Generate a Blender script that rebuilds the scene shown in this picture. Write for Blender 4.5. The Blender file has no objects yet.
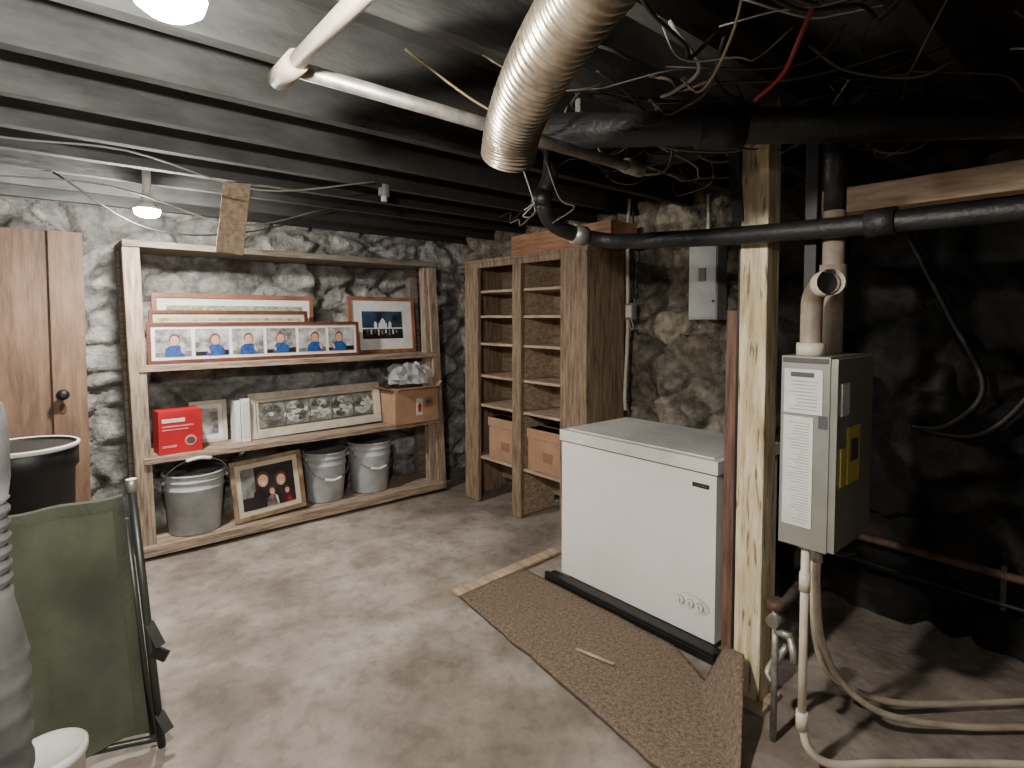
import bpy, bmesh, math, random
from mathutils import Vector, Matrix, noise
random.seed(7)
sc=bpy.context.scene
# ------------------------------------------------------------------ materials
MATS={}
def hexc(r,g,b):
    f=lambda c:(c/255/12.92 if c/255<=.04045 else ((c/255+.055)/1.055)**2.4)
    return (f(r),f(g),f(b),1)
def mat(name,c,rough=.6,metal=0,c2=None,scale=8,stretch=(1,1,1),bump=0,bscale=60,emis=0,alpha=1,detail=6,lo=.35,hi=.65,attr=None,spec=.5,stain=None,fade=None):
    m=bpy.data.materials.new(name);m.use_nodes=True
    nt=m.node_tree;N=nt.nodes;Lk=nt.links
    b=N['Principled BSDF']
    b.inputs['Base Color'].default_value=c
    b.inputs['Roughness'].default_value=rough
    b.inputs['Metallic'].default_value=metal
    b.inputs['Specular IOR Level'].default_value=spec
    if alpha<1: b.inputs['Alpha'].default_value=alpha
    tc=N.new('ShaderNodeTexCoord')
    if c2 is None: c2=tuple(x*.8 for x in c[:3])+(1,)
    mp=N.new('ShaderNodeMapping');mp.inputs['Scale'].default_value=stretch
    Lk.new(tc.outputs['Object'],mp.inputs['Vector'])
    n=N.new('ShaderNodeTexNoise');n.inputs['Scale'].default_value=scale;n.inputs['Detail'].default_value=detail
    n.inputs['Roughness'].default_value=.6
    Lk.new(mp.outputs['Vector'],n.inputs['Vector'])
    r=N.new('ShaderNodeValToRGB')
    r.color_ramp.elements[0].position=lo;r.color_ramp.elements[1].position=hi
    r.color_ramp.elements[0].color=c2;r.color_ramp.elements[1].color=c
    Lk.new(n.outputs['Fac'],r.inputs['Fac'])
    out=r.outputs['Color']
    def mul(o1,o2):
        mx=N.new('ShaderNodeMix');mx.data_type='RGBA';mx.blend_type='MULTIPLY';mx.inputs[0].default_value=1
        Lk.new(o1,mx.inputs[6]);Lk.new(o2,mx.inputs[7]);return mx.outputs[2]
    if attr:
        a=N.new('ShaderNodeAttribute');a.attribute_name=attr
        out=mul(out,a.outputs['Color'])
    if stain:
        for (ss,cc,l2,h2) in stain:
            n3=N.new('ShaderNodeTexNoise');n3.inputs['Scale'].default_value=ss;n3.inputs['Detail'].default_value=8;n3.inputs['Distortion'].default_value=.3
            Lk.new(mp.outputs['Vector'],n3.inputs['Vector'])
            r3=N.new('ShaderNodeValToRGB');r3.color_ramp.elements[0].position=l2;r3.color_ramp.elements[1].position=h2
            r3.color_ramp.elements[0].color=cc;r3.color_ramp.elements[1].color=(1,1,1,1)
            Lk.new(n3.outputs['Fac'],r3.inputs['Fac']);out=mul(out,r3.outputs['Color'])
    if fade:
        # painted lamp haze: pale colour darkening along the boards (object X), edge broken up with noise
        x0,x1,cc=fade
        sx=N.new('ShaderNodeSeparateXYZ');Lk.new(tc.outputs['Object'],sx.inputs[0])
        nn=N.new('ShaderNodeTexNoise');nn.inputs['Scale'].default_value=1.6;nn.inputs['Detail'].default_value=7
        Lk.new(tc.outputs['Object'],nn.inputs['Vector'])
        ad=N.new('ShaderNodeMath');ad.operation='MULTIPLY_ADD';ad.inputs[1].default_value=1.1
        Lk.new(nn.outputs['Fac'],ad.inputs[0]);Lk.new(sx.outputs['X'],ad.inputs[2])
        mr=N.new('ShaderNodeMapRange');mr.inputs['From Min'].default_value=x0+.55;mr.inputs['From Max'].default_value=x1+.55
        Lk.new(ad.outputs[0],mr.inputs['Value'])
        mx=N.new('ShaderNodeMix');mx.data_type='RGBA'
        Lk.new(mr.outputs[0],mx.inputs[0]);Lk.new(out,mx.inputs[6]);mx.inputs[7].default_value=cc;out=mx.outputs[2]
    Lk.new(out,b.inputs['Base Color'])
    if bump:
        n2=N.new('ShaderNodeTexNoise');n2.inputs['Scale'].default_value=bscale;n2.inputs['Detail'].default_value=5
        Lk.new(mp.outputs['Vector'],n2.inputs['Vector'])
        bp=N.new('ShaderNodeBump');bp.inputs['Strength'].default_value=bump;bp.inputs['Distance'].default_value=.02
        Lk.new(n2.outputs['Fac'],bp.inputs['Height']);Lk.new(bp.outputs['Normal'],b.inputs['Normal'])
    MATS[name]=m
    return m
H=hexc
mat('wood_h',H(172,152,130),.75,c2=H(104,86,72),scale=6,stretch=(1,8,12),bump=.3,bscale=12)
mat('wood_v',H(170,150,128),.75,c2=H(104,88,74),scale=6,stretch=(12,12,1),bump=.3,bscale=12)
mat('wood_grey',H(144,134,120),.8,c2=H(86,78,68),scale=5,stretch=(1,10,12),bump=.3,bscale=12)
mat('wood_case',H(150,127,104),.7,c2=H(94,75,58),scale=5,stretch=(10,10,1),bump=.25,bscale=12)
mat('wood_in',H(184,162,138),.7,c2=H(136,114,94),scale=5,stretch=(6,1,10),bump=.2,bscale=12)
mat('wood_crate',H(164,120,90),.7,c2=H(124,84,60),scale=5,stretch=(10,1,10),bump=.2,bscale=12)
mat('wood_post',H(226,213,180),.7,c2=H(176,156,120),scale=5,stretch=(9,9,1),bump=.3,bscale=14,lo=.3,hi=.6,stain=[(7,(.40,.34,.25,1),.34,.40),(3,(.75,.7,.62,1),.4,.6)])
mat('wood_red',H(120,88,70),.7,c2=H(74,50,40),scale=5,stretch=(12,12,1),bump=.3,bscale=12)
mat('wood_door',H(134,106,84),.6,c2=H(98,74,57),scale=3,stretch=(7,7,1),bump=.15,bscale=12)
mat('wood_tan',H(196,172,144),.7,c2=H(148,124,100),scale=5,stretch=(8,1,8),bump=.2)
mat('joist_dark',H(50,44,39),.9,c2=H(20,18,15),scale=4,stretch=(1,8,8),bump=.5,bscale=20)
mat('joist_haze',H(134,137,134),.9,c2=H(96,97,95),scale=2.5,stretch=(1,3,3),bump=.3,bscale=14,stain=[(2,(.7,.7,.7,1),.38,.55)],fade=(.0,1.5,H(36,32,28)))  # pale grey at low X is lamp haze painted into the wood colour
mat('concrete',H(182,171,159),.7,c2=H(128,118,109),scale=3.2,detail=14,bump=.4,bscale=22,lo=.28,hi=.70,stain=[(.9,(.54,.51,.49,1),.36,.58),(2.6,(.72,.69,.66,1),.38,.50),(14,(.80,.78,.76,1),.36,.50)])
mat('stone_back',H(200,199,194),.95,c2=H(134,131,126),scale=12,detail=12,bump=.9,bscale=40,attr='col',stain=[(2.5,(.62,.60,.58,1),.38,.55)])
mat('stone_right',H(178,169,152),.95,c2=H(104,97,86),scale=14,detail=12,bump=.9,bscale=40,attr='col',stain=[(3,(.68,.64,.60,1),.38,.55)])
mat('stone_dark_shade',H(98,89,79),.95,c2=H(14,13,12),scale=2.2,detail=10,bump=.8,bscale=30,attr='col',lo=.48,hi=.82)  # dark stone, with the shade on this wall stretch also put into the colour
mat('plaster',H(90,86,80),.9,c2=H(60,58,55),scale=3,bump=.3)
mat('enamel',H(236,232,225),.3,c2=H(228,223,215),scale=3)
mat('enamel_lid',H(230,228,222),.35,c2=H(206,204,197),scale=5)
mat('seam',H(120,118,112),.6)
mat('black',H(20,19,18),.5)
mat('black_pipe',H(34,32,31),.5,c2=H(18,17,17),scale=12,bump=.2)
mat('badge',H(30,30,32),.3)
mat('chrome',H(200,200,200),.2,metal=1)
mat('galv',H(180,176,166),.45,metal=.7,c2=H(130,126,118),scale=20)
mat('strut',H(70,68,64),.6,metal=.5)
mat('duct',H(182,170,150),.32,metal=.85,c2=H(124,112,96),scale=14)
mat('pvc',H(210,201,184),.45,c2=H(184,172,154),scale=6)
mat('pvc_old',H(172,159,142),.5,c2=H(116,102,88),scale=6)
mat('hose',H(192,181,162),.5,c2=H(162,149,130),scale=10)
mat('heater',H(146,144,135),.40,metal=.4,c2=H(120,118,110),scale=3)
mat('heater_dark',H(80,77,72),.45,metal=.2)
mat('label_w',H(206,206,200),.5)
mat('label_y',H(186,168,84),.5)
mat('ink',H(72,72,74),.6)
mat('ink_lt',H(136,136,134),.6)
mat('red',H(190,26,38),.5,c2=H(160,18,28),scale=4)
mat('red_lt',H(226,120,120),.5)
mat('frame_red',H(110,64,50),.4,c2=H(74,38,30),scale=10,stretch=(1,8,8))
mat('frame_ptr',H(156,106,78),.45,c2=H(114,72,52),scale=10)
mat('frame_gold',H(150,126,98),.45,c2=H(98,78,60),scale=10)
mat('frame_pale',H(200,194,180),.5,c2=H(168,160,146),scale=10)
mat('mat_white',H(224,222,216),.6)
mat('mat_beige',H(200,186,160),.7)
mat('mat_green',H(170,174,138),.7,c2=H(98,112,84),scale=30)
mat('photo_bg',H(186,186,182),.4,c2=H(88,82,78),scale=14)
mat('photo_night',H(62,88,112),.3,c2=H(18,26,38),scale=8)
mat('photo_lit',H(214,222,224),.4)
mat('photo_dark',H(40,32,32),.4,c2=H(20,15,17),scale=12)
mat('skin',H(200,150,128),.5)
mat('hair',H(90,62,42),.6)
mat('shirt_blue',H(28,78,144),.6,c2=H(18,44,98),scale=40)
mat('shirt_red',H(190,50,66),.6)
mat('shirt_pink',H(222,196,190),.6)
mat('glass_art',H(134,134,128),.25,c2=H(86,83,77),scale=16,bump=.4,bscale=20)
mat('leaf_l',H(186,186,178),.3)
mat('leaf_d',H(80,76,68),.4)
mat('card',H(168,134,106),.8,c2=H(150,116,88),scale=6)
mat('card_d',H(142,108,80),.8,c2=H(124,92,66),scale=6)
mat('white',H(224,221,214),.5)
mat('plastic',H(220,222,222),.2,alpha=.45,bump=.6,bscale=25)
mat('bucket',H(182,184,184),.5,c2=H(146,148,148),scale=5)
mat('bucket_in',H(82,80,77),.7)
mat('canvas',H(84,88,69),.85,c2=H(60,64,51),scale=3.5,bump=.4,bscale=7)
mat('canvas_hem',H(66,70,55),.85,bump=.3)
mat('steel_dk',H(70,72,66),.4,metal=.5)
mat('grey_pl',H(84,83,81),.6,c2=H(56,55,54),scale=8)
mat('carpet',H(158,137,114),.95,c2=H(98,82,67),scale=70,detail=4,bump=1,bscale=150,lo=.30,hi=.70)
mat('carpet_b',H(104,88,72),.95,c2=H(66,54,44),scale=60,bump=.6,bscale=150)
mat('rust',H(100,74,56),.8,c2=H(54,40,31),scale=20)
mat('w_white',H(160,156,147),.5)
mat('w_yel',H(170,150,108),.5)
mat('w_red',H(140,36,30),.5)
mat('w_blk',H(24,23,22),.5)
mat('w_cop',H(110,94,80),.5)
mat('panelgrey',H(146,146,143),.45,metal=.2,c2=H(120,120,117),scale=5)
def emit(name,c,s):
    m=bpy.data.materials.new(name);m.use_nodes=True
    nt=m.node_tree;nt.nodes.clear()
    e=nt.nodes.new('ShaderNodeEmission');o=nt.nodes.new('ShaderNodeOutputMaterial')
    e.inputs[0].default_value=c;e.inputs[1].default_value=s
    nt.links.new(e.outputs[0],o.inputs[0]);MATS[name]=m
emit('bulb1',(1,.95,.87,1),2600)
emit('bulb2',(1,.97,.91,1),1700)
emit('fill_bulb',(1,.94,.86,1),420)
# ------------------------------------------------------------------ builder
class B:
    def __init__(s): s.bm=bmesh.new();s.m=[];s.T=Matrix.Identity(4)
    def mi(s,n):
        if n not in s.m: s.m.append(n)
        return s.m.index(n)
    def v(s,p): return s.bm.verts.new(s.T@Vector(p))
    def f(s,vs,m,smooth=False):
        try: fc=s.bm.faces.new(vs)
        except ValueError: return None
        fc.material_index=s.mi(m);fc.smooth=smooth;return fc
    def box(s,x0,x1,y0,y1,z0,z1,m,top=None):
        dx,dy=top or (0,0)
        c=[(x0,y0,z0),(x1,y0,z0),(x1,y1,z0),(x0,y1,z0),(x0+dx,y0+dy,z1),(x1+dx,y0+dy,z1),(x1+dx,y1+dy,z1),(x0+dx,y1+dy,z1)]
        v=[s.v(p) for p in c]
        for q in [(3,2,1,0),(4,5,6,7),(0,1,5,4),(1,2,6,5),(2,3,7,6),(3,0,4,7)]: s.f([v[i] for i in q],m)
    def beam(s,p0,p1,w,h,m,up=(0,0,1)):
        p0=Vector(p0);p1=Vector(p1);d=(p1-p0).normalized()
        sd=d.cross(Vector(up));
        if sd.length<1e-3: sd=d.cross(Vector((0,1,0)))
        sd.normalize();u=sd.cross(d)
        r=[]
        for p in (p0,p1): r.append([s.v(p+sd*a*w/2+u*b*h/2) for a,b in((-1,-1),(1,-1),(1,1),(-1,1))])
        for i in range(4): s.f([r[0][i],r[0][(i+1)%4],r[1][(i+1)%4],r[1][i]],m)
        s.f(r[0][::-1],m);s.f(r[1],m)
    def tube(s,pts,r,m,seg=12,sub=6,caps=True,rf=None,cr=True):
        P=[Vector(p) for p in pts]
        if cr and len(P)>2:
            Q=[]
            E=[P[0]*2-P[1]]+P+[P[-1]*2-P[-2]]
            for i in range(1,len(E)-2):
                for k in range(sub):
                    t=k/sub;a,b,c,d=E[i-1:i+3]
                    Q.append(.5*((2*b)+(c-a)*t+(2*a-5*b+4*c-d)*t*t+(3*b-a-3*c+d)*t**3))
            Q.append(P[-1]);P=Q
        n=len(P);rings=[];nr=None
        for i in range(n):
            d=(P[min(i+1,n-1)]-P[max(i-1,0)]).normalized()
            if nr is None:
                nr=d.orthogonal().normalized()
            else:
                nr=(nr-d*nr.dot(d)).normalized()
            bn=d.cross(nr)
            rr=r if rf is None else rf(i/(n-1))
            rings.append([s.v(P[i]+(nr*math.cos(a)+bn*math.sin(a))*rr) for a in [2*math.pi*k/seg for k in range(seg)]])
        for i in range(n-1):
            for k in range(seg): s.f([rings[i][k],rings[i][(k+1)%seg],rings[i+1][(k+1)%seg],rings[i+1][k]],m,True)
        if caps: s.f(rings[0][::-1],m);s.f(rings[-1],m)
    def cyl(s,p0,p1,r,m,seg=20,r1=None,caps=True):
        r1=r if r1 is None else r1
        s.tube([p0,p1],r,m,seg,caps=caps,rf=lambda t:r+(r1-r)*t)
    def lathe(s,prof,c,m,seg=40,ms=None):
        c=Vector(c);rings=[]
        for (r,z) in prof:
            rings.append([s.v(c+Vector((r*math.cos(2*math.pi*k/seg),r*math.sin(2*math.pi*k/seg),z))) for k in range(seg)])
        for i in range(len(rings)-1):
            mm=ms[i] if ms else m
            for k in range(seg): s.f([rings[i][k],rings[i][(k+1)%seg],rings[i+1][(k+1)%seg],rings[i+1][k]],mm,True)
        s.f(rings[0][::-1],ms[0] if ms else m);s.f(rings[-1],ms[-1] if ms else m)
    def plate(s,pts,y,th,m):
        a=[s.v((p[0],y-th,p[1])) for p in pts];b=[s.v((p[0],y,p[1])) for p in pts]
        s.f(a,m);s.f(b[::-1],m);n=len(pts)
        for i in range(n): s.f([a[(i+1)%n],a[i],b[i],b[(i+1)%n]],m)
    def ell(s,cx,cz,rx,rz,y,th,m,n=16,rot=0):
        pts=[]
        for k in range(n):
            a=-2*math.pi*k/n;x=rx*math.cos(a);z=rz*math.sin(a)
            pts.append((cx+x*math.cos(rot)-z*math.sin(rot),cz+x*math.sin(rot)+z*math.cos(rot)))
        s.plate(pts[::-1],y,th,m)
    def done(s,name,bevel=0,seg=2):
        bmesh.ops.recalc_face_normals(s.bm,faces=s.bm.faces[:])
        me=bpy.data.meshes.new(name);s.bm.to_mesh(me);s.bm.free()
        for n in s.m: me.materials.append(MATS[n])
        o=bpy.data.objects.new(name,me);sc.collection.objects.link(o)
        if bevel:
            md=o.modifiers.new('bevel','BEVEL');md.width=bevel;md.segments=seg;md.limit_method='ANGLE';md.angle_limit=math.radians(40)
        return o
def place(x,y,z,rx=0,ry=0,rz=0):
    return Matrix.Translation((x,y,z))@Matrix.Rotation(rz,4,'Z')@Matrix.Rotation(rx,4,'X')@Matrix.Rotation(ry,4,'Y')
# ------------------------------------------------------------------ room
ZC=2.38
X0,X1,Y0,Y1=-1.9,3.24,-1.8,4.52
b=B()
nx,ny=90,110
g=[[None]*(ny+1) for _ in range(nx+1)]
for i in range(nx+1):
    for j in range(ny+1):
        x=X0+(X1+.2-X0)*i/nx;y=Y0+(Y1+.2-Y0)*j/ny
        g[i][j]=b.v((x,y,noise.noise(Vector((x*1.3,y*1.3,0)))*.012-.008))
for i in range(nx):
    for j in range(ny): b.f([g[i][j],g[i+1][j],g[i+1][j+1],g[i][j+1]],'concrete',True)
b.done('floor')
def stone(name,ulen,pos,matn,bright,seed,sw=.36,sh=.2,amp=.07,step=.018,warp=.45,dark=.2):
    nu=int(ulen/step);nv=int(ZC/step)
    me=bpy.data.meshes.new(name);vs=[];cols=[];fs=[]
    for j in range(nv+1):
        for i in range(nu+1):
            u=ulen*i/nu;v=ZC*j/nv
            w=noise.noise_vector(Vector((u*1.7,v*1.7,seed)))
            w2=noise.noise_vector(Vector((u*10,v*10,seed+5)))
            p=Vector((u/sw+w.x*warp+w2.x*.14,v/sh+w.y*warp*1.3+w2.y*.16,seed))
            d,pt=noise.voronoi(p)
            e=min(1,max(0,(d[1]-d[0])/.22));e=e*e*(3-2*e)
            hsh=(math.sin(pt[0].x*12.9+pt[0].y*78.2)*43758.5)%1
            fx=noise.noise(Vector((u*5+hsh*9,v*6,seed+11)))
            h=(e-.7)*amp*(.4+1.0*hsh)+noise.fractal(Vector((u*8,v*8,seed+3)),1,2,5)*.024+abs(fx)*.03
            h=min(h,.06)
            vs.append(pos(u,v,h))
            m2=max(0,min(1,.5+noise.fractal(Vector((u*5,v*5,seed+30)),1,2,4)))
            ee=e+(1-e)*m2*.5
            t=(dark+(1-dark)*ee)*(.58+.4*hsh)*bright*(.86+.4*abs(fx))
            cols.append((t,t*.99,t*.97,1))
    for j in range(nv):
        for i in range(nu):
            a=j*(nu+1)+i;fs.append((a,a+1,a+nu+2,a+nu+1))
    me.from_pydata(vs,[],fs);me.materials.append(MATS[matn])
    at=me.color_attributes.new('col','FLOAT_COLOR','POINT')
    for k,c in enumerate(cols): at.data[k].color=c
    for p in me.polygons: p.use_smooth=True
    o=bpy.data.objects.new(name,me);sc.collection.objects.link(o);return o
stone('wall_back',X1-X0+.1,lambda u,v,h:(X0+u,Y1-h,v),'stone_back',1.0,1.5,dark=.42,amp=.06)
stone('wall_right',3.0,lambda u,v,h:(X1-h,Y1+.1-u,v),'stone_right',1.0,9.2,sw=.30,sh=.22,dark=.35,amp=.06)
stone('wall_right_far',3.5,lambda u,v,h:(X1+.02-h,1.63-u,v),'stone_dark_shade',1.0,17.2,sw=.42,sh=.28,amp=.09)
for n,c in (('wall_left',(X0-.1,X0,Y0,Y1+.1)),('wall_front',(X0-.1,X1+.2,Y0-.1,Y0))):
    b=B();b.box(*c,-.02,ZC,'plaster');b.done(n)
b=B();b.box(X0-.1,X1+.2,Y0-.1,Y1+.2,ZC,ZC+.05,'joist_haze')
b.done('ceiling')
b=B();y=-1.6
while y<4.4:
    j=random.uniform(-.01,.01)
    b.box(X0,X1,y,y+.05,2.22+j,ZC,'joist_haze')
    y+=.40
b.done('ceiling_joists')
# ------------------------------------------------------------------ door
b=B()
b.box(-.75,.25,4.36,4.41,.02,2.02,'wood_door')
b.box(.085,.25,4.335,4.36,.02,2.02,'wood_door')
b.box(-.75,-.6,4.335,4.36,.02,2.02,'wood_door')
for z in (.02,): b.box(-.6,.085,4.34,4.36,z,z+.16,'wood_door')
b.cyl((.13,4.335,1.04),(.13,4.325,1.04),.03,'rust')
b.cyl((.13,4.325,1.04),(.13,4.29,1.04),.012,'rust')
b.tube([(.13,4.30,1.04),(.13,4.285,1.04),(.13,4.27,1.04),(.13,4.255,1.04)],.03,'black',16,rf=lambda t:.012+.02*math.sin(math.pi*min(1,max(.05,t))))
b.ell(.13,.95,.018,.03,4.335,.006,'rust')
b.done('door_1',.006)
# ------------------------------------------------------------------ storage shelf
b=B()
b.box(.47,.56,4.08,4.17,0,1.95,'wood_v',top=(-.05,0))
b.box(.47,.56,4.40,4.47,0,1.95,'wood_grey',top=(-.05,0))
b.box(2.66,2.74,4.08,4.17,0,1.93,'wood_v',top=(-.10,0))
b.box(2.66,2.74,4.40,4.47,0,1.93,'wood_grey',top=(-.10,0))
b.box(2.585,2.66,4.10,4.17,0,1.93,'wood_v',top=(-.06,0))
b.box(.42,2.62,4.06,4.47,1.93,1.97,'wood_grey')
b.box(.49,2.63,4.07,4.40,1.165,1.205,'wood_h')
b.box(.50,2.66,4.06,4.40,.59,.63,'wood_h')
b.box(.48,2.68,4.03,4.44,.02,.08,'wood_h')
b.box(.52,.54,4.17,4.42,1.12,1.165,'wood_grey');b.box(.52,.54,4.17,4.42,.54,.59,'wood_grey')
b.done('storage_shelf',.004)
# frames -----------------------------------------------------------
def frame(name,x,y,z,w,h,fw,fm,mw,mm,art,lean=8,roll=0,artfn=None,rz=0):
    b=B();b.T=place(x,y,z,rx=math.radians(-lean),ry=math.radians(roll),rz=math.radians(rz))
    d=.022
    b.box(0,w,-d,0,0,fw,fm);b.box(0,w,-d,0,h-fw,h,fm)
    b.box(0,fw,-d,0,fw,h-fw,fm);b.box(w-fw,w,-d,0,fw,h-fw,fm)
    b.box(fw,w-fw,-.010,-.002,fw,h-fw,mm)
    if art: b.box(fw+mw,w-fw-mw,-.012,-.010,fw+mw,h-fw-mw,art)
    if artfn: artfn(b,fw+mw,w-fw-mw,fw+mw,h-fw-mw)
    b.done(name,.002,1)
def art_kids(b,x0,x1,z0,z1):
    n=6;gp=.022;w=(x1-x0-gp*(n-1))/n
    for i in range(n):
        a=x0+i*(w+gp);c=a+w*(.40+.2*random.random());h=z1-z0
        b.box(a,a+w,-.013,-.010,z0,z1,'photo_bg')
        b.plate([(a,z0),(a+w,z0),(a+w,z0+h*.2),(a,z0+h*.14)],-.013,.001,'photo_dark' if i%2 else 'glass_art')
        b.plate([(c-w*.28,z0),(c+w*.28,z0),(c+w*.27,z0+h*.26),(c+w*.13,z0+h*.40),(c-w*.13,z0+h*.40),(c-w*.26,z0+h*.26)],-.014,.002,'shirt_blue')
        b.ell(c,z0+h*.62,w*.15,h*.21,-.013,.003,'hair')
        b.ell(c,z0+h*.58,w*.125,h*.175,-.016,.002,'skin')
        b.ell(c-w*.05,z0+h*.61,w*.014,h*.014,-.018,.001,'hair');b.ell(c+w*.05,z0+h*.61,w*.014,h*.014,-.018,.001,'hair')
        b.ell(c,z0+h*.50,w*.04,h*.014,-.018,.001,'red_lt')
        b.ell(c+w*.22*(-1)**i,z0+h*.2,w*.045,h*.13,-.016,.002,'skin',rot=.4)
def art_night(b,x0,x1,z0,z1):
    w=x1-x0;h=z1-z0
    b.box(x0,x1,-.0135,-.012,z0,z0+h*.34,'photo_dark')
    b.box(x0,x1,-.0135,-.012,z0+h*.36,z0+h*.40,'photo_lit')
    for cx,ww,hh in ((.5,.12,.36),(.32,.07,.24),(.68,.07,.24),(.42,.05,.2),(.58,.05,.2)):
        c=x0+w*cx
        b.plate([(c-w*ww/2,z0+h*.4),(c+w*ww/2,z0+h*.4),(c+w*ww/2,z0+h*(.4+hh*.7)),(c,z0+h*(.4+hh)),(c-w*ww/2,z0+h*(.4+hh*.7))],-.012,.0015,'photo_lit')
    for k in range(9):
        a=x0+w*(.1+.09*k);b.box(a,a+w*.035,-.0145,-.0135,z0+h*(.12+.04*(k%3)),z0+h*.33,'photo_lit' if k%2 else 'glass_art')
def art_family(b,x0,x1,z0,z1):
    w=x1-x0;h=z1-z0
    def person(c,zb,s,sh):
        b.plate([(c-.24*s,zb),(c+.24*s,zb),(c+.2*s,zb+.34*s),(c+.08*s,zb+.44*s),(c-.08*s,zb+.44*s),(c-.2*s,zb+.34*s)],-.012,.002,sh)
        b.ell(c,zb+.58*s,.125*s,.17*s,-.013,.002,'hair');b.ell(c,zb+.55*s,.095*s,.13*s,-.015,.002,'skin')
        b.ell(c,zb+.49*s,.035*s,.012*s,-.017,.001,'white')
        for q in (-.035,.035): b.ell(c+q*s,zb+.58*s,.012*s,.012*s,-.017,.001,'hair')
    b.box(x0,x0+w*.25,-.013,-.012,z0+h*.3,z1,'glass_art')
    person(x0+w*.40,z0,w*.95,'photo_dark')
    person(x0+w*.74,z0,w*.85,'photo_dark')
    person(x0+w*.55,z0-.0,w*.5,'shirt_pink')
    person(x0+w*.84,z0,w*.42,'shirt_red')
def art_leaf(b,x0,x1,z0,z1):
    # leaded / stained glass: leaf shaped panes with raised cames
    w=x1-x0;h=z1-z0;c=(z0+z1)/2
    rr=random.Random(5)
    N=5
    for k in range(N):
        cx=x0+w*(k+.5)/N
        for a in range(8):
            an=a*math.pi/4+.2*k
            px=cx+math.cos(an)*w*.055;pz=c+math.sin(an)*h*.27
            b.ell(px,pz,w*.05,h*.13,-.012,.003,rr.choice(['leaf_l','leaf_d','glass_art']),rot=an-math.pi/2 if abs(math.sin(an))>.4 else an)
        b.ell(cx,c,w*.02,h*.08,-.012,.006,'leaf_l')
        if k: 
            xx=x0+w*k/N
            b.tube([(xx,-.015,z0),(xx+.015,-.016,c),(xx,-.015,z1)],.003,'leaf_d',6)
    for zz in (z0+h*.04,z1-h*.04): b.tube([(x0,-.015,zz),(x1,-.015,zz)],.003,'leaf_d',6)
def art_line(b,x0,x1,z0,z1):
    w=x1-x0
    b.box(x0+w*.03,x1-w*.03,-.0135,-.012,z0+.02,z1-.02,'mat_beige')
frame('framed_panorama',.60,4.33,1.206,1.07,.46,.03,'frame_ptr',.05,'mat_white','mat_green',lean=3)
frame('framed_print',.57,4.245,1.206,1.02,.345,.022,'frame_red',.03,'mat_beige','mat_green',lean=3,artfn=art_line)
frame('framed_children_photos',.545,4.165,1.206,1.42,.265,.022,'frame_red',.022,'mat_white',None,lean=4,artfn=art_kids)
frame('framed_night_photo',1.935,4.27,1.206,.61,.47,.03,'frame_ptr',.09,'mat_white','photo_night',lean=6,artfn=art_night)
frame('framed_leaded_glass',1.16,4.22,.632,1.02,.325,.045,'frame_pale',.02,'mat_beige','glass_art',lean=8,artfn=art_leaf,roll=-.8)
frame('small_white_frame',.80,4.33,.632,.235,.29,.025,'frame_pale',.03,'mat_white','photo_bg',lean=5)
frame('framed_family_portrait',1.02,4.115,.083,.49,.42,.03,'frame_gold',.035,'mat_beige','photo_dark',lean=8,artfn=art_family,roll=-3)
# red box
b=B();b.T=place(.585,4.10,.632,rz=math.radians(3))
b.box(0,.25,0,.15,0,.275,'red')
b.box(.02,.15,-.002,0,.20,.225,'label_w');b.box(.02,.2,-.002,0,.17,.18,'red_lt');b.box(.02,.17,-.002,0,.15,.158,'red_lt')
b.ell(.18,.075,.035,.035,0,.003,'red_lt');b.ell(.18,.075,.025,.022,-.003,.002,'ink');b.box(.02,.1,-.002,0,.04,.055,'red_lt')
b.done('red_product_box',.003)
b=B();b.T=place(1.055,4.2,.632,rx=math.radians(-4))
b.box(0,.035,-.02,.1,0,.29,'white');b.box(.04,.095,-.03,.1,0,.30,'enamel_lid');b.box(.045,.09,-.032,-.03,.02,.28,'label_w')
b.done('white_binder_stack',.003)
# cardboard box
b=B();b.T=place(2.20,4.01,.632,rz=math.radians(2))
b.box(0,.42,0,.32,0,.27,'card')
b.beam((0.0,.16,.275),(-.09,.16,.31),.30,.006,'card_d',up=(0,0,1))
b.beam((.42,.16,.275),(.47,.16,.33),.30,.006,'card',up=(0,0,1))
b.beam((.21,.005,.275),(.21,-.06,.30),.40,.006,'card')
b.box(.20,.26,-.003,0,.06,.20,'label_w');b.plate([(.215,.09),(.245,.09),(.245,.13),(.255,.13),(.23,.17),(.205,.13),(.215,.13)],-.003,.002,'red')
b.box(.28,.36,-.003,0,.12,.2,'card_d');b.box(.30,.34,-.004,0,.15,.18,'ink')
b.done('cardboard_box',.003)
b=B();b.T=place(2.42,4.14,.995)
rings=[]
for i in range(11):
    th=math.pi*i/10;rg=[]
    for k in range(24):
        a=2*math.pi*k/24;p=Vector((.20*math.sin(th)*math.cos(a),.13*math.sin(th)*math.sin(a),.12*math.cos(th)))
        p*=1+.6*noise.noise(p*26);p.z=max(p.z,-.04);rg.append(b.v(p))
    rings.append(rg)
for i in range(10):
    for k in range(24): b.f([rings[i][k],rings[i][(k+1)%24],rings[i+1][(k+1)%24],rings[i+1][k]],'plastic')
b.done('plastic_bag')
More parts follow.
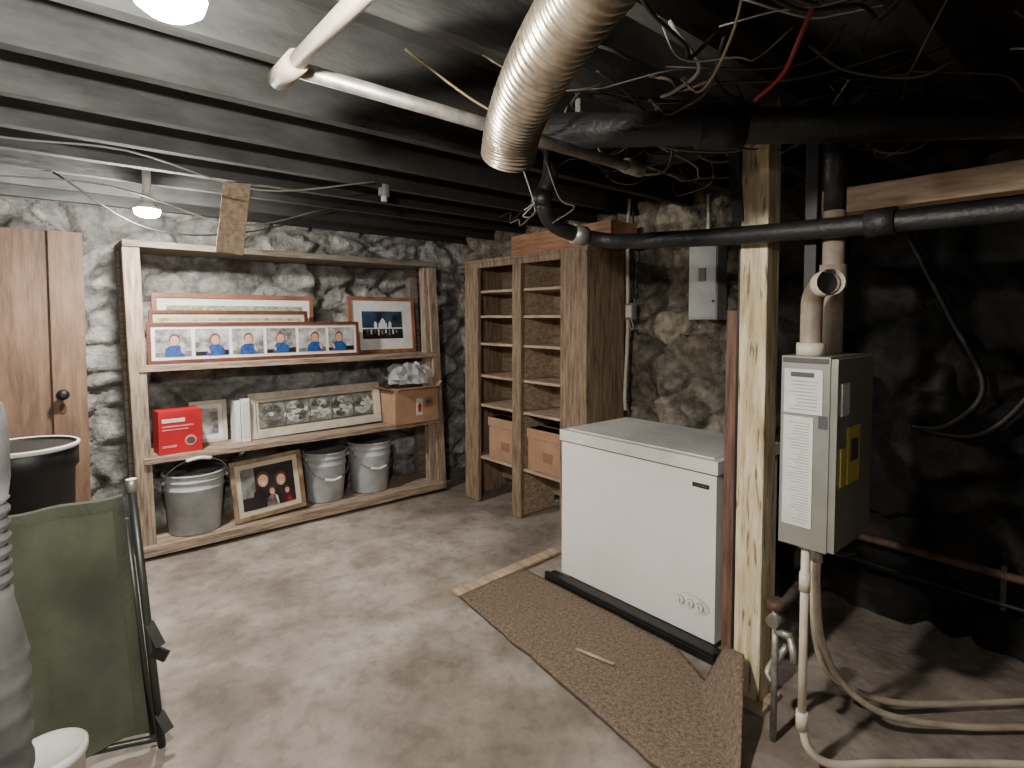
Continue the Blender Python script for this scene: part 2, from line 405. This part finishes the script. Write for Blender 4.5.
# buckets
def bucket(x,y,z,r,h,handle=True,lid=False,content=None):
    b=B();rb=r*.84;t=.006
    prof=[(rb*.97,0),(rb,.01),(rb+(r-rb)*.7,h*.72),(r*.985,h*.74),(r*.985,h*.76),(r*.955,h*.77),(r*.97,h*.86),(r*1.0,h*.87),(r*1.0,h*.89),(r*.97,h*.9),(r*.98,h*.97),(r*1.02,h*.975),(r*1.02,h),(r*.96,h),(r*.95,h*.97),(r*.9,h*.8)]
    ms=['bucket']*12+['bucket','bucket_in','bucket_in','bucket_in']
    b.lathe(prof,(x,y,z),'bucket',ms=ms)
    if handle:
        pts=[(x+r*1.03*math.cos(a),y-.05-.12*math.sin(a),z+h*.88+.16*math.sin(a)*(1 if handle==1 else -1)) for a in [math.pi*k/8 for k in range(9)]]
        b.tube(pts,.004,'chrome',6)
        b.tube([pts[3],pts[4],pts[5]],.011,'white',8)
        for sx in (-1,1): b.cyl((x+sx*r*.97,y-.05,z+h*.88),(x+sx*r*1.06,y-.05,z+h*.88),.014,'bucket',10)
    if content: b.lathe([(r*.9,0),(r*.5,.03),(.01,.035)],(x,y,z+h*.8),content)
    b.done('plastic_bucket')
bucket(.80,4.22,.082,.185,.40,handle=1,content='white')
bucket(1.72,4.27,.082,.165,.385,handle=2)
bucket(2.10,4.27,.082,.175,.41,handle=2,content='bucket_in')
# ------------------------------------------------------------------ bookcase
b=B()
xf,xb=2.74,3.13
b.box(xf,xf+.03,3.62,3.80,0,1.90,'wood_case')
b.box(xf,xf+.03,3.10,3.195,0,1.90,'wood_case')
b.box(xf,xf+.03,2.45,2.69,0,1.90,'wood_case')
b.box(xf,xf+.03,2.45,3.80,1.90,1.94,'wood_case')
b.box(xf+.03,xb,2.45,2.475,0,1.94,'wood_case')
b.box(xf+.03,xb,3.775,3.80,0,1.94,'wood_case')
b.box(xf+.03,xb,3.13,3.15,0,1.94,'wood_in')
b.box(xf-.005,xb,2.44,3.81,1.94,1.965,'wood_case')
b.box(xb-.012,xb,2.475,3.775,.1,1.94,'wood_in')
for z in (.37,.80,1.04,1.30,1.52,1.72):
    b.box(xf+.03,xb-.012,2.475,3.775,z-.02,z,'wood_in')
b.done('bookcase',.002)
b=B()
b.box(2.78,3.03,2.30,3.22,1.966,1.98,'wood_crate')
b.box(2.77,2.79,2.28,3.24,1.966,2.115,'wood_crate');b.box(3.02,3.04,2.28,3.24,1.966,2.115,'wood_crate')
b.box(2.79,3.02,2.28,2.30,1.966,2.115,'wood_crate');b.box(2.79,3.02,3.22,3.24,1.966,2.115,'wood_crate')
b.box(2.755,2.77,2.28,3.24,1.966,1.99,'wood_crate')
b.done('wooden_crate',.003)
for (y0,y1,z1,x0) in ((2.72,3.08,.68,2.80),(3.20,3.55,.70,2.80)):
    b=B();b.box(x0,x0+.26,y0,y1,.371,z1,'card')
    b.box(x0-.001,x0,y0,y1,z1-.035,z1-.03,'card_d');b.box(x0+.12,x0+.14,y0-.002,y1+.002,z1-.0,z1+.002,'card_d')
    b.box(x0-.003,x0,y0+.1,y0+.2,.45,.52,'card_d');b.box(x0-.01,x0+.26,y0-.004,y1+.004,z1-.07,z1,'card')
    b.done('storage_carton',.004)
# ------------------------------------------------------------------ freezer
b=B()
b.box(2.30,2.90,1.28,2.24,.025,.79,'enamel')
b.box(2.305,2.895,1.285,2.235,.79,.80,'seam')
b.box(2.29,2.905,1.27,2.25,.80,.86,'enamel_lid')
b.box(2.33,2.87,1.31,2.21,.86,.866,'enamel_lid')
for x in (2.35,2.85):
    for y in (1.33,2.19): b.cyl((x,y,0),(x,y,.05),.025,'black',12)
b.box(2.296,2.30,1.315,1.40,.725,.745,'badge')
for k in range(5): b.box(2.294,2.296,1.325+.014*k,1.333+.014*k,.731,.739,'chrome')
pts=[]
for k in range(24):
    a=2*math.pi*k/24
    pts.append((2.2955,1.40+.095*math.cos(a),.17+.04*math.sin(a)))
fr=[b.v(p) for p in pts];bk=[b.v((2.30,p[1],p[2])) for p in pts]
b.f(fr,'enamel_lid')
for k in range(24): b.f([fr[k],fr[(k+1)%24],bk[(k+1)%24],bk[k]],'seam')
for y in (1.35,1.40,1.45):
    b.cyl((2.2955,y,.17),(2.286,y,.17),.017,'enamel',16);b.cyl((2.2957,y,.17),(2.293,y,.17),.02,'seam',16);b.box(2.284,2.287,y-.002,y+.002,.158,.182,'ink')
b.done('chest_freezer',.008,3)
b=B();b.box(2.19,2.275,1.22,2.27,.0,.035,'black');b.box(2.19,2.215,1.22,2.27,.035,.05,'black');b.done('freezer_dolly_rail',.004)
# ------------------------------------------------------------------ rug
b=B()
nu,nv=30,60;G=[]
def rugz(u,v):
    return .014+noise.noise(Vector((u*4,v*4,2)))*.008
for i in range(nu+1):
    row=[]
    for j in range(nv+1):
        s_=i/nu;t_=j/nv
        y=2.42-t_*1.62
        xl=1.70-.19*t_+.012*noise.noise(Vector((t_*14,0,3))); xr=2.18-.14*min(1,max(0,(t_-.62)/.16))
        x=xl+(xr-xl)*s_
        z=rugz(x,y)
        edge=1.18-.46*(1-s_)
        if y<edge:
            k=edge-y
            z+=min(.20,k*1.0)*(.25+.75*s_);y=edge-k*.45
        row.append((x,y,z))
    G.append(row)
V=[[b.v(p) for p in r] for r in G];W=[[b.v((p[0],p[1]-.0,p[2]-.012)) for p in r] for r in G]
for i in range(nu):
    for j in range(nv):
        b.f([V[i][j],V[i+1][j],V[i+1][j+1],V[i][j+1]],'carpet',True)
        b.f([W[i][j],W[i][j+1],W[i+1][j+1],W[i+1][j]],'carpet_b',True)
for i in range(nu):
    b.f([V[i][0],W[i][0],W[i+1][0],V[i+1][0]],'carpet_b');b.f([V[i][nv],V[i+1][nv],W[i+1][nv],W[i][nv]],'carpet_b')
for j in range(nv):
    b.f([V[0][j],V[0][j+1],W[0][j+1],W[0][j]],'carpet_b');b.f([V[nu][j],W[nu][j],W[nu][j+1],V[nu][j+1]],'carpet_b')
b.done('carpet_remnant')
b=B();b.beam((1.70,2.455,.008),(2.52,2.50,.008),.075,.014,'wood_tan');b.done('floor_board_strip',.002)
b=B();b.beam((1.80,1.66,.028),(1.84,1.48,.028),.014,.006,'wood_tan');b.done('wood_shim',.001)
# ------------------------------------------------------------------ post + board
b=B()
b.box(2.08,2.18,.97,1.075,.02,2.18,'wood_post')
b.box(2.05,2.21,.94,1.08,-.01,.02,'wood_tan')
b.box(2.06,2.20,.5,1.5,2.18,2.22,'joist_dark')
b.done('support_post',.004)
b=B()
b.box(2.13,2.17,1.085,1.155,0,1.53,'wood_red')
b.done('side_board',.003)
b=B();b.tube([(2.115,1.095,.02),(2.115,1.095,.8),(2.115,1.093,1.5),(2.115,1.09,1.8),(2.11,1.09,2.17)],.008,'black',8);b.done('post_cable')
b=B()
b.beam((2.06,1.10,2.17),(2.03,1.06,1.86),.045,.012,'black',up=(1,0,0))
b.done('metal_strap',.002)
b=B();b.box(2.53,2.63,-1.6,1.0,1.93,2.03,'wood_tan');b.box(2.53,2.63,.90,1.0,2.03,2.22,'joist_dark');b.box(2.53,2.63,-1.6,-1.5,2.03,2.22,'joist_dark');b.done('timber_beam',.004)
# ------------------------------------------------------------------ tankless heater
b=B()
b.box(1.83,2.15,.655,.80,.775,1.38,'heater')
b.box(1.835,2.145,.635,.655,.78,1.375,'heater')
b.box(1.826,1.83,.66,.795,1.36,1.375,'heater_dark')
b.box(1.86,1.92,.630,.635,1.20,1.30,'label_w') ;b.box(1.92,2.02,.630,.635,.98,1.16,'label_y')
b.box(1.94,2.00,.628,.630,1.05,1.12,'ink');b.box(1.86,1.90,.630,.635,.98,1.10,'label_y')
b.box(1.8275,1.83,.675,.79,1.20,1.34,'label_w');b.box(1.8275,1.83,.70,.79,.84,1.19,'label_w')
b.box(1.8265,1.8275,.70,.77,1.315,1.33,'ink')
for k in range(9): b.box(1.8268,1.8275,.69,.69+.09*random.uniform(.6,1),1.212+.011*k,1.2145+.011*k,'ink_lt')
for k in range(36): b.box(1.8268,1.8275,.71,.71+.07*random.uniform(.4,1),.853+.009*k,.855+.009*k,'ink_lt')
b.box(1.826,1.8275,.66,.685,1.16,1.20,'ink')
b.cyl((1.87,.73,.762),(1.87,.73,.775),.022,'galv',14);b.cyl((1.94,.72,.762),(1.94,.72,.775),.018,'galv',14);b.cyl((2.03,.72,.72),(2.03,.72,.775),.022,'black',14)
b.tube([(2.03,.72,.74),(2.06,.70,.70),(2.10,.66,.71)],.012,'black',8)
b.done('tankless_water_heater',.004)
b=B();b.box(2.08,2.12,.80,.84,.85,2.18,'black');b.done('mounting_strut',.002)
# PVC vents
b=B()
b.cyl((1.90,.74,1.381),(1.90,.74,1.42),.042,'pvc',20)
b.tube([(1.90,.74,1.40),(1.90,.74,1.50),(1.895,.735,1.565),(1.86,.70,1.60),(1.81,.66,1.605)],.032,'pvc_old',20,caps=False)
b.cyl((1.84,.684,1.604),(1.79,.645,1.606),.039,'pvc',20,caps=False)
b.cyl((1.835,.68,1.604),(1.825,.672,1.604),.036,'black',20)
b.done('vent_elbow')
b=B()
b.cyl((2.07,.74,1.381),(2.07,.74,1.86),.034,'pvc_old',20)
b.cyl((2.07,.74,1.60),(2.07,.74,1.68),.042,'pvc_old',20)
b.cyl((2.07,.74,1.86),(2.07,.74,2.18),.034,'black_pipe',20)
b.done('vent_pipe')
# supply pipes
b=B()
b.cyl((1.87,.73,.76),(1.87,.73,.18),.013,'pvc',14)
b.cyl((1.87,.73,.62),(1.87,.73,.68),.017,'pvc',14);b.cyl((1.87,.73,.16),(1.87,.73,.22),.018,'pvc',14)
b.tube([(1.87,.73,.19),(1.88,.71,.10),(1.95,.66,.04),(2.10,.56,.025),(2.4,.3,.025),(2.8,-.1,.025)],.013,'pvc',12)
b.done('water_supply_pipe')
for pts in ([(1.94,.72,.76),(1.94,.72,.60),(2.0,.72,.40),(2.12,.69,.22),(2.27,.60,.09),(2.5,.43,.03),(2.8,.15,.025),(3.0,-.3,.025)],
            [(1.96,.735,.76),(1.97,.74,.58),(2.06,.76,.36),(2.2,.75,.18),(2.38,.64,.07),(2.6,.5,.03),(3.0,.2,.025)]):
    b=B();b.tube(pts,.012,'hose',12);b.cyl(pts[0],(pts[0][0],pts[0][1],pts[0][2]-.06),.017,'galv',12);b.done('drain_hose')
b=B()
b.cyl((1.96,.86,.0),(1.96,.86,.50),.011,'galv',12);b.cyl((1.96,.86,.40),(1.96,.80,.40),.014,'galv',12)
b.cyl((1.93,.86,.44),(1.99,.86,.44),.022,'galv',12);b.cyl((1.96,.86,.48),(1.96,.86,.51),.03,'rust',14)
b.tube([(1.96,.81,.40),(1.94,.79,.36),(1.95,.79,.32)],.012,'galv',10)
b.tube([(1.97,.86,.28),(2.0,.84,.33),(2.03,.86,.30),(2.0,.9,.22),(1.97,.87,.2)],.012,'galv',8)
b.done('shutoff_valve')
# ------------------------------------------------------------------ electric panel, conduit
b=B();b.box(3.08,3.19,1.73,1.92,1.49,1.96,'panelgrey');b.box(3.072,3.08,1.735,1.915,1.5,1.95,'panelgrey')
b.box(3.066,3.072,1.80,1.85,1.72,1.80,'seam');b.cyl((3.072,1.75,1.6),(3.062,1.75,1.6),.008,'black',8)
b.cyl((3.13,1.82,1.96),(3.13,1.82,2.25),.016,'galv',10)
b.done('electrical_panel',.004)
b=B();b.tube([(3.08,2.38,2.3),(3.08,2.39,2.0),(3.10,2.40,1.4),(3.09,2.41,1.0),(3.06,2.38,.87)],.012,'pvc',10)
b.tube([(3.09,2.36,2.3),(3.10,2.35,1.95),(3.10,2.36,1.6)],.007,'w_blk',8)
b.box(3.07,3.11,2.335,2.40,1.49,1.60,'panelgrey');b.box(3.065,3.07,2.345,2.39,1.505,1.585,'white')
b.tube([(3.08,2.36,1.5),(3.07,2.33,1.44),(3.09,2.36,1.42),(3.10,2.39,1.48)],.005,'w_white',6)
b.done('conduit_outlet')
b=B();b.cyl((3.10,1.4,.42),(3.10,-.4,.40),.018,'rust',12);b.cyl((3.10,1.4,.30),(3.10,-.4,.27),.012,'black',12)
for y in (1.2,.4,-.3): b.box(3.09,3.2,y,y+.02,.26,.45,'black_pipe')
b.done('wall_pipe')
b=B()
b.tube([(3.1,.8,1.9),(3.09,.62,1.5),(3.09,.5,1.2),(3.09,.62,1.02),(3.09,.75,1.0),(3.1,.5,1.0),(3.1,.3,1.3),(3.1,.1,1.9)],.014,'black',8)
b.done('hanging_cable')
# ------------------------------------------------------------------ ceiling pipes
b=B()
b.tube([(1.70,1.72,2.3),(1.69,1.72,2.12),(1.66,1.73,2.0),(1.74,1.74,1.90),(1.98,1.66,1.85),(2.0,1.3,1.82),(2.0,.9,1.80),(2.0,.4,1.79),(2.02,-.4,1.79)],.034,'black_pipe',16)
b.tube([(1.66,1.73,2.03),(1.64,1.735,1.97)],.042,'black_pipe',16)
b.cyl((1.84,1.73,1.875),(1.90,1.71,1.865),.044,'galv',16)
b.cyl((2.0,.62,1.795),(2.0,.54,1.795),.044,'black_pipe',16)
b.done('drain_pipe')
b=B()
b.cyl((1.25,1.34,2.10),(2.75,-.10,2.11),.055,'black_pipe',20)
b.cyl((1.62,.985,2.10),(1.72,.89,2.10),.066,'black_pipe',20)
b.done('soil_pipe')
b=B()
b.cyl((.43,1.27,2.05),(1.62,1.22,2.02),.018,'galv',16)
b.cyl((1.56,1.222,2.022),(1.64,1.219,2.02),.026,'galv',16)
b.beam((1.35,1.25,2.05),(1.35,1.25,2.23),.02,.004,'galv',up=(1,0,0))
b.done('galvanized_pipe')
b=B()
b.cyl((.445,1.33,2.045),(.445,-.6,2.075),.018,'pvc_old',16)
b.cyl((.445,1.34,2.045),(.445,1.22,2.047),.025,'pvc_old',16)
b.done('white_water_pipe')
b=B()
P=[(.60,.30,2.06),(.68,.56,2.04),(.76,.76,2.02),(.84,.93,1.995),(.895,1.04,1.955),(.92,1.09,1.90)]
b.tube(P,.07,'duct',28,sub=60,caps=False,rf=lambda t:.066+.0035*math.sin(t*2*math.pi*46))
b.tube(P,.056,'black',20,sub=8,caps=True)
b.done('flexible_duct')
# cables
Wd=[([(-1.0,2.4,2.22),(-.2,2.6,2.12),(.3,2.65,2.15),(.8,2.7,2.08),(1.4,2.75,2.22)],.004,'w_white'),
([(-1.0,3.0,2.22),(-.3,3.1,2.08),(.3,3.2,2.11),(.9,3.4,2.02),(1.5,3.6,2.22)],.004,'w_white'),
([(.1,3.6,2.22),(.5,3.7,2.0),(1.0,3.8,2.03),(1.6,3.7,2.22)],.005,'w_blk'),
([(.78,1.35,2.22),(1.0,1.3,2.11),(1.25,1.28,2.08),(1.4,1.34,2.22)],.0035,'w_yel'),
([(1.0,1.05,2.22),(1.1,1.2,2.06),(1.2,1.4,2.12),(1.25,1.6,2.22)],.0035,'w_yel'),
([(1.18,.42,2.22),(1.25,.52,2.10),(1.30,.58,2.05),(1.33,.66,2.02)],.005,'w_red'),
([(1.0,.5,2.22),(1.12,.6,2.10),(1.2,.72,2.03),(1.3,.84,2.12)],.003,'w_yel'),
([(1.55,1.4,2.2),(1.6,1.3,2.04),(1.75,1.2,2.03),(1.9,1.25,2.2)],.005,'w_white'),
([(1.55,1.78,2.2),(1.60,1.72,1.95),(1.55,1.74,1.92),(1.58,1.70,1.97),(1.54,1.72,1.94)],.003,'w_white'),
([(1.62,1.70,2.2),(1.68,1.66,2.0),(1.73,1.62,1.96),(1.68,1.70,1.90)],.003,'w_cop'),
([(1.60,1.70,1.95),(1.54,1.74,1.88),(1.52,1.73,1.90),(1.49,1.75,1.885)],.003,'w_cop'),
([(1.58,1.74,1.97),(1.52,1.78,1.90),(1.50,1.76,1.93),(1.46,1.78,1.91)],.0025,'w_blk'),
]
rw=random.Random(21)
for k in range(95):
    x=rw.uniform(1.1,2.5);y=rw.uniform(-.1,1.6);a=rw.uniform(0,math.pi)
    L=rw.uniform(.25,.6);pp=[]
    dip=rw.uniform(.01,.12)
    for q in range(5):
        t=q/4
        pp.append((x+math.cos(a)*L*(t-.5)+rw.uniform(-.04,.04),y+math.sin(a)*L*(t-.5)+rw.uniform(-.04,.04),2.22-dip*math.sin(math.pi*t)-rw.uniform(0,.02)))
    Wd.append((pp,rw.choice([.002,.003,.005]),rw.choice(['w_blk','w_blk','w_blk','w_blk','w_cop','w_white','strut','strut','rust'])))
b=B()
for pts,r,m in Wd: b.tube(pts,r,m,6,sub=6)
b.done('hanging_wires')
b=B();b.beam((.86,3.25,2.26),(.80,3.22,1.84),.13,.02,'wood_tan',up=(.3,1,0));b.done('hanging_board',.002)
b=B();b.cyl((1.49,2.82,2.23),(1.49,2.82,2.17),.03,'panelgrey',16);b.cyl((1.49,2.82,2.17),(1.49,2.82,2.14),.016,'white',16);b.done('ceiling_socket',.001)
# ------------------------------------------------------------------ lamps
def lamp(x,y,z,r,em,top):
    b=B()
    prof=[(.01,-.03),(r*.6,-.026),(r*.9,-.015),(r,0),(r*.97,.01)]
    b.lathe(prof,(x,y,z),em)
    b.lathe([(r*1.02,.01),(r*1.02,.02),(r*.5,.05),(.03,.07),(.03,.09)],(x,y,z),'white')
    b.cyl((x,y,z+.09),(x,y,top-.02),.02,'white',12);b.cyl((x,y,top-.02),(x,y,top),.05,'white',16)
    b.done('ceiling_lamp')
lamp(.16,.93,1.955,.048,'bulb1',ZC)
lamp(.48,3.52,2.06,.06,'bulb2',ZC)
lamp(-.7,-.5,2.0,.06,'fill_bulb',ZC)  # added fill light behind the camera, reuses the lamp mesh, no known fixture
# ------------------------------------------------------------------ left foreground
b=B()
n=24;mrows=20
V=[]
for i in range(n+1):
    t=i/n;x=-.58+.80*t;y=2.43-.12*t
    col=[]
    for j in range(mrows+1):
        s_=j/mrows;z=.06+.83*s_-.02*math.sin(math.pi*t)*s_
        off=.035*noise.noise(Vector((t*7,s_*3,4)))+.02*math.sin(math.pi*s_)
        col.append((x+.05*(1-s_)*t,y+off-.06*(1-s_),z))
    V.append(col)
F_=[[b.v(p) for p in c] for c in V];K_=[[b.v((p[0],p[1]+.03,p[2])) for p in c] for c in V]
for i in range(n):
    for j in range(mrows):
        mm='canvas_hem' if (i>=n-1 or j>=mrows-1) else 'canvas'
        b.f([F_[i][j],F_[i+1][j],F_[i+1][j+1],F_[i][j+1]],mm,True)
        b.f([K_[i][j],K_[i][j+1],K_[i+1][j+1],K_[i+1][j]],mm,True)
for i in range(n): b.f([F_[i][mrows],F_[i+1][mrows],K_[i+1][mrows],K_[i][mrows]],'canvas_hem')
for j in range(mrows): b.f([F_[n][j],K_[n][j],K_[n][j+1],F_[n][j+1]],'canvas_hem')
b.cyl((.245,2.305,.93),(.305,2.245,.0),.013,'steel_dk',12)
b.cyl((.245,2.305,.90),(.245,2.305,.945),.017,'galv',12)
b.cyl((.23,2.34,.80),(.285,2.28,.02),.010,'steel_dk',12)
b.beam((.28,2.27,.44),(.31,2.24,.36),.03,.014,'steel_dk',up=(0,1,0));b.beam((.29,2.26,.34),(.325,2.23,.32),.035,.016,'black',up=(0,1,0))
b.beam((.30,2.25,.12),(.325,2.22,.06),.03,.014,'steel_dk',up=(0,1,0))
b.cyl((-.59,2.42,.92),(-.59,2.38,0),.013,'steel_dk',12)
b.tube([(-.33,2.33,.0),(-.13,2.34,.03),(.07,2.30,.05),(.30,2.25,.03)],.012,'steel_dk',8)
b.done('folding_camp_cot')
b=B()
b.lathe([(.15,0),(.165,.01),(.19,.80),(.205,.82),(.205,.90),(.195,.91)],(-.05,3.36,0),'black')
b.lathe([(.207,.905),(.210,.91),(.210,.922),(.204,.926),(.198,.922),(.196,.86),(.01,.84)],(-.05,3.36,0),'white',ms=['white','white','white','white','black','black','black'])
b.done('trash_can')
b=B()
prof=[(.07,0),(.072,.02)]
z=.05
while z<.80: prof+= [(.073,z),(.067,z+.02),(.073,z+.04)];z+=.06
prof+=[(.070,.82),(.060,.88),(.050,.93)]
z=.95
while z<1.12: prof+=[(.050,z),(.042,z+.01),(.050,z+.02)];z+=.028
prof+=[(.047,1.14),(.052,1.18),(.052,1.28),(.044,1.33),(.02,1.345)]
b.lathe(prof,(-.093,1.52,0),'grey_pl');b.done('ribbed_floor_stand')
b=B()
b.lathe([(.07,0),(.075,.01),(.083,.28),(.09,.285),(.09,.305),(.08,.31),(.075,.29),(.01,.288)],(.0,1.97,0),'white');b.done('white_pail')
# ------------------------------------------------------------------ world, camera
w=bpy.data.worlds.new('world');sc.world=w;w.use_nodes=True
w.node_tree.nodes['Background'].inputs[0].default_value=(.9,.9,1,1);w.node_tree.nodes['Background'].inputs[1].default_value=.02
cam=bpy.data.cameras.new('camera');co=bpy.data.objects.new('camera',cam);sc.collection.objects.link(co)
cam.sensor_width=36;cam.lens=36*560/1024;cam.shift_y=-(384-342.4)/1024;cam.clip_start=.02
co.location=(0,0,1.5)
co.rotation_euler=(math.radians(90-2.5),0,math.radians(49.4-90))
sc.camera=co
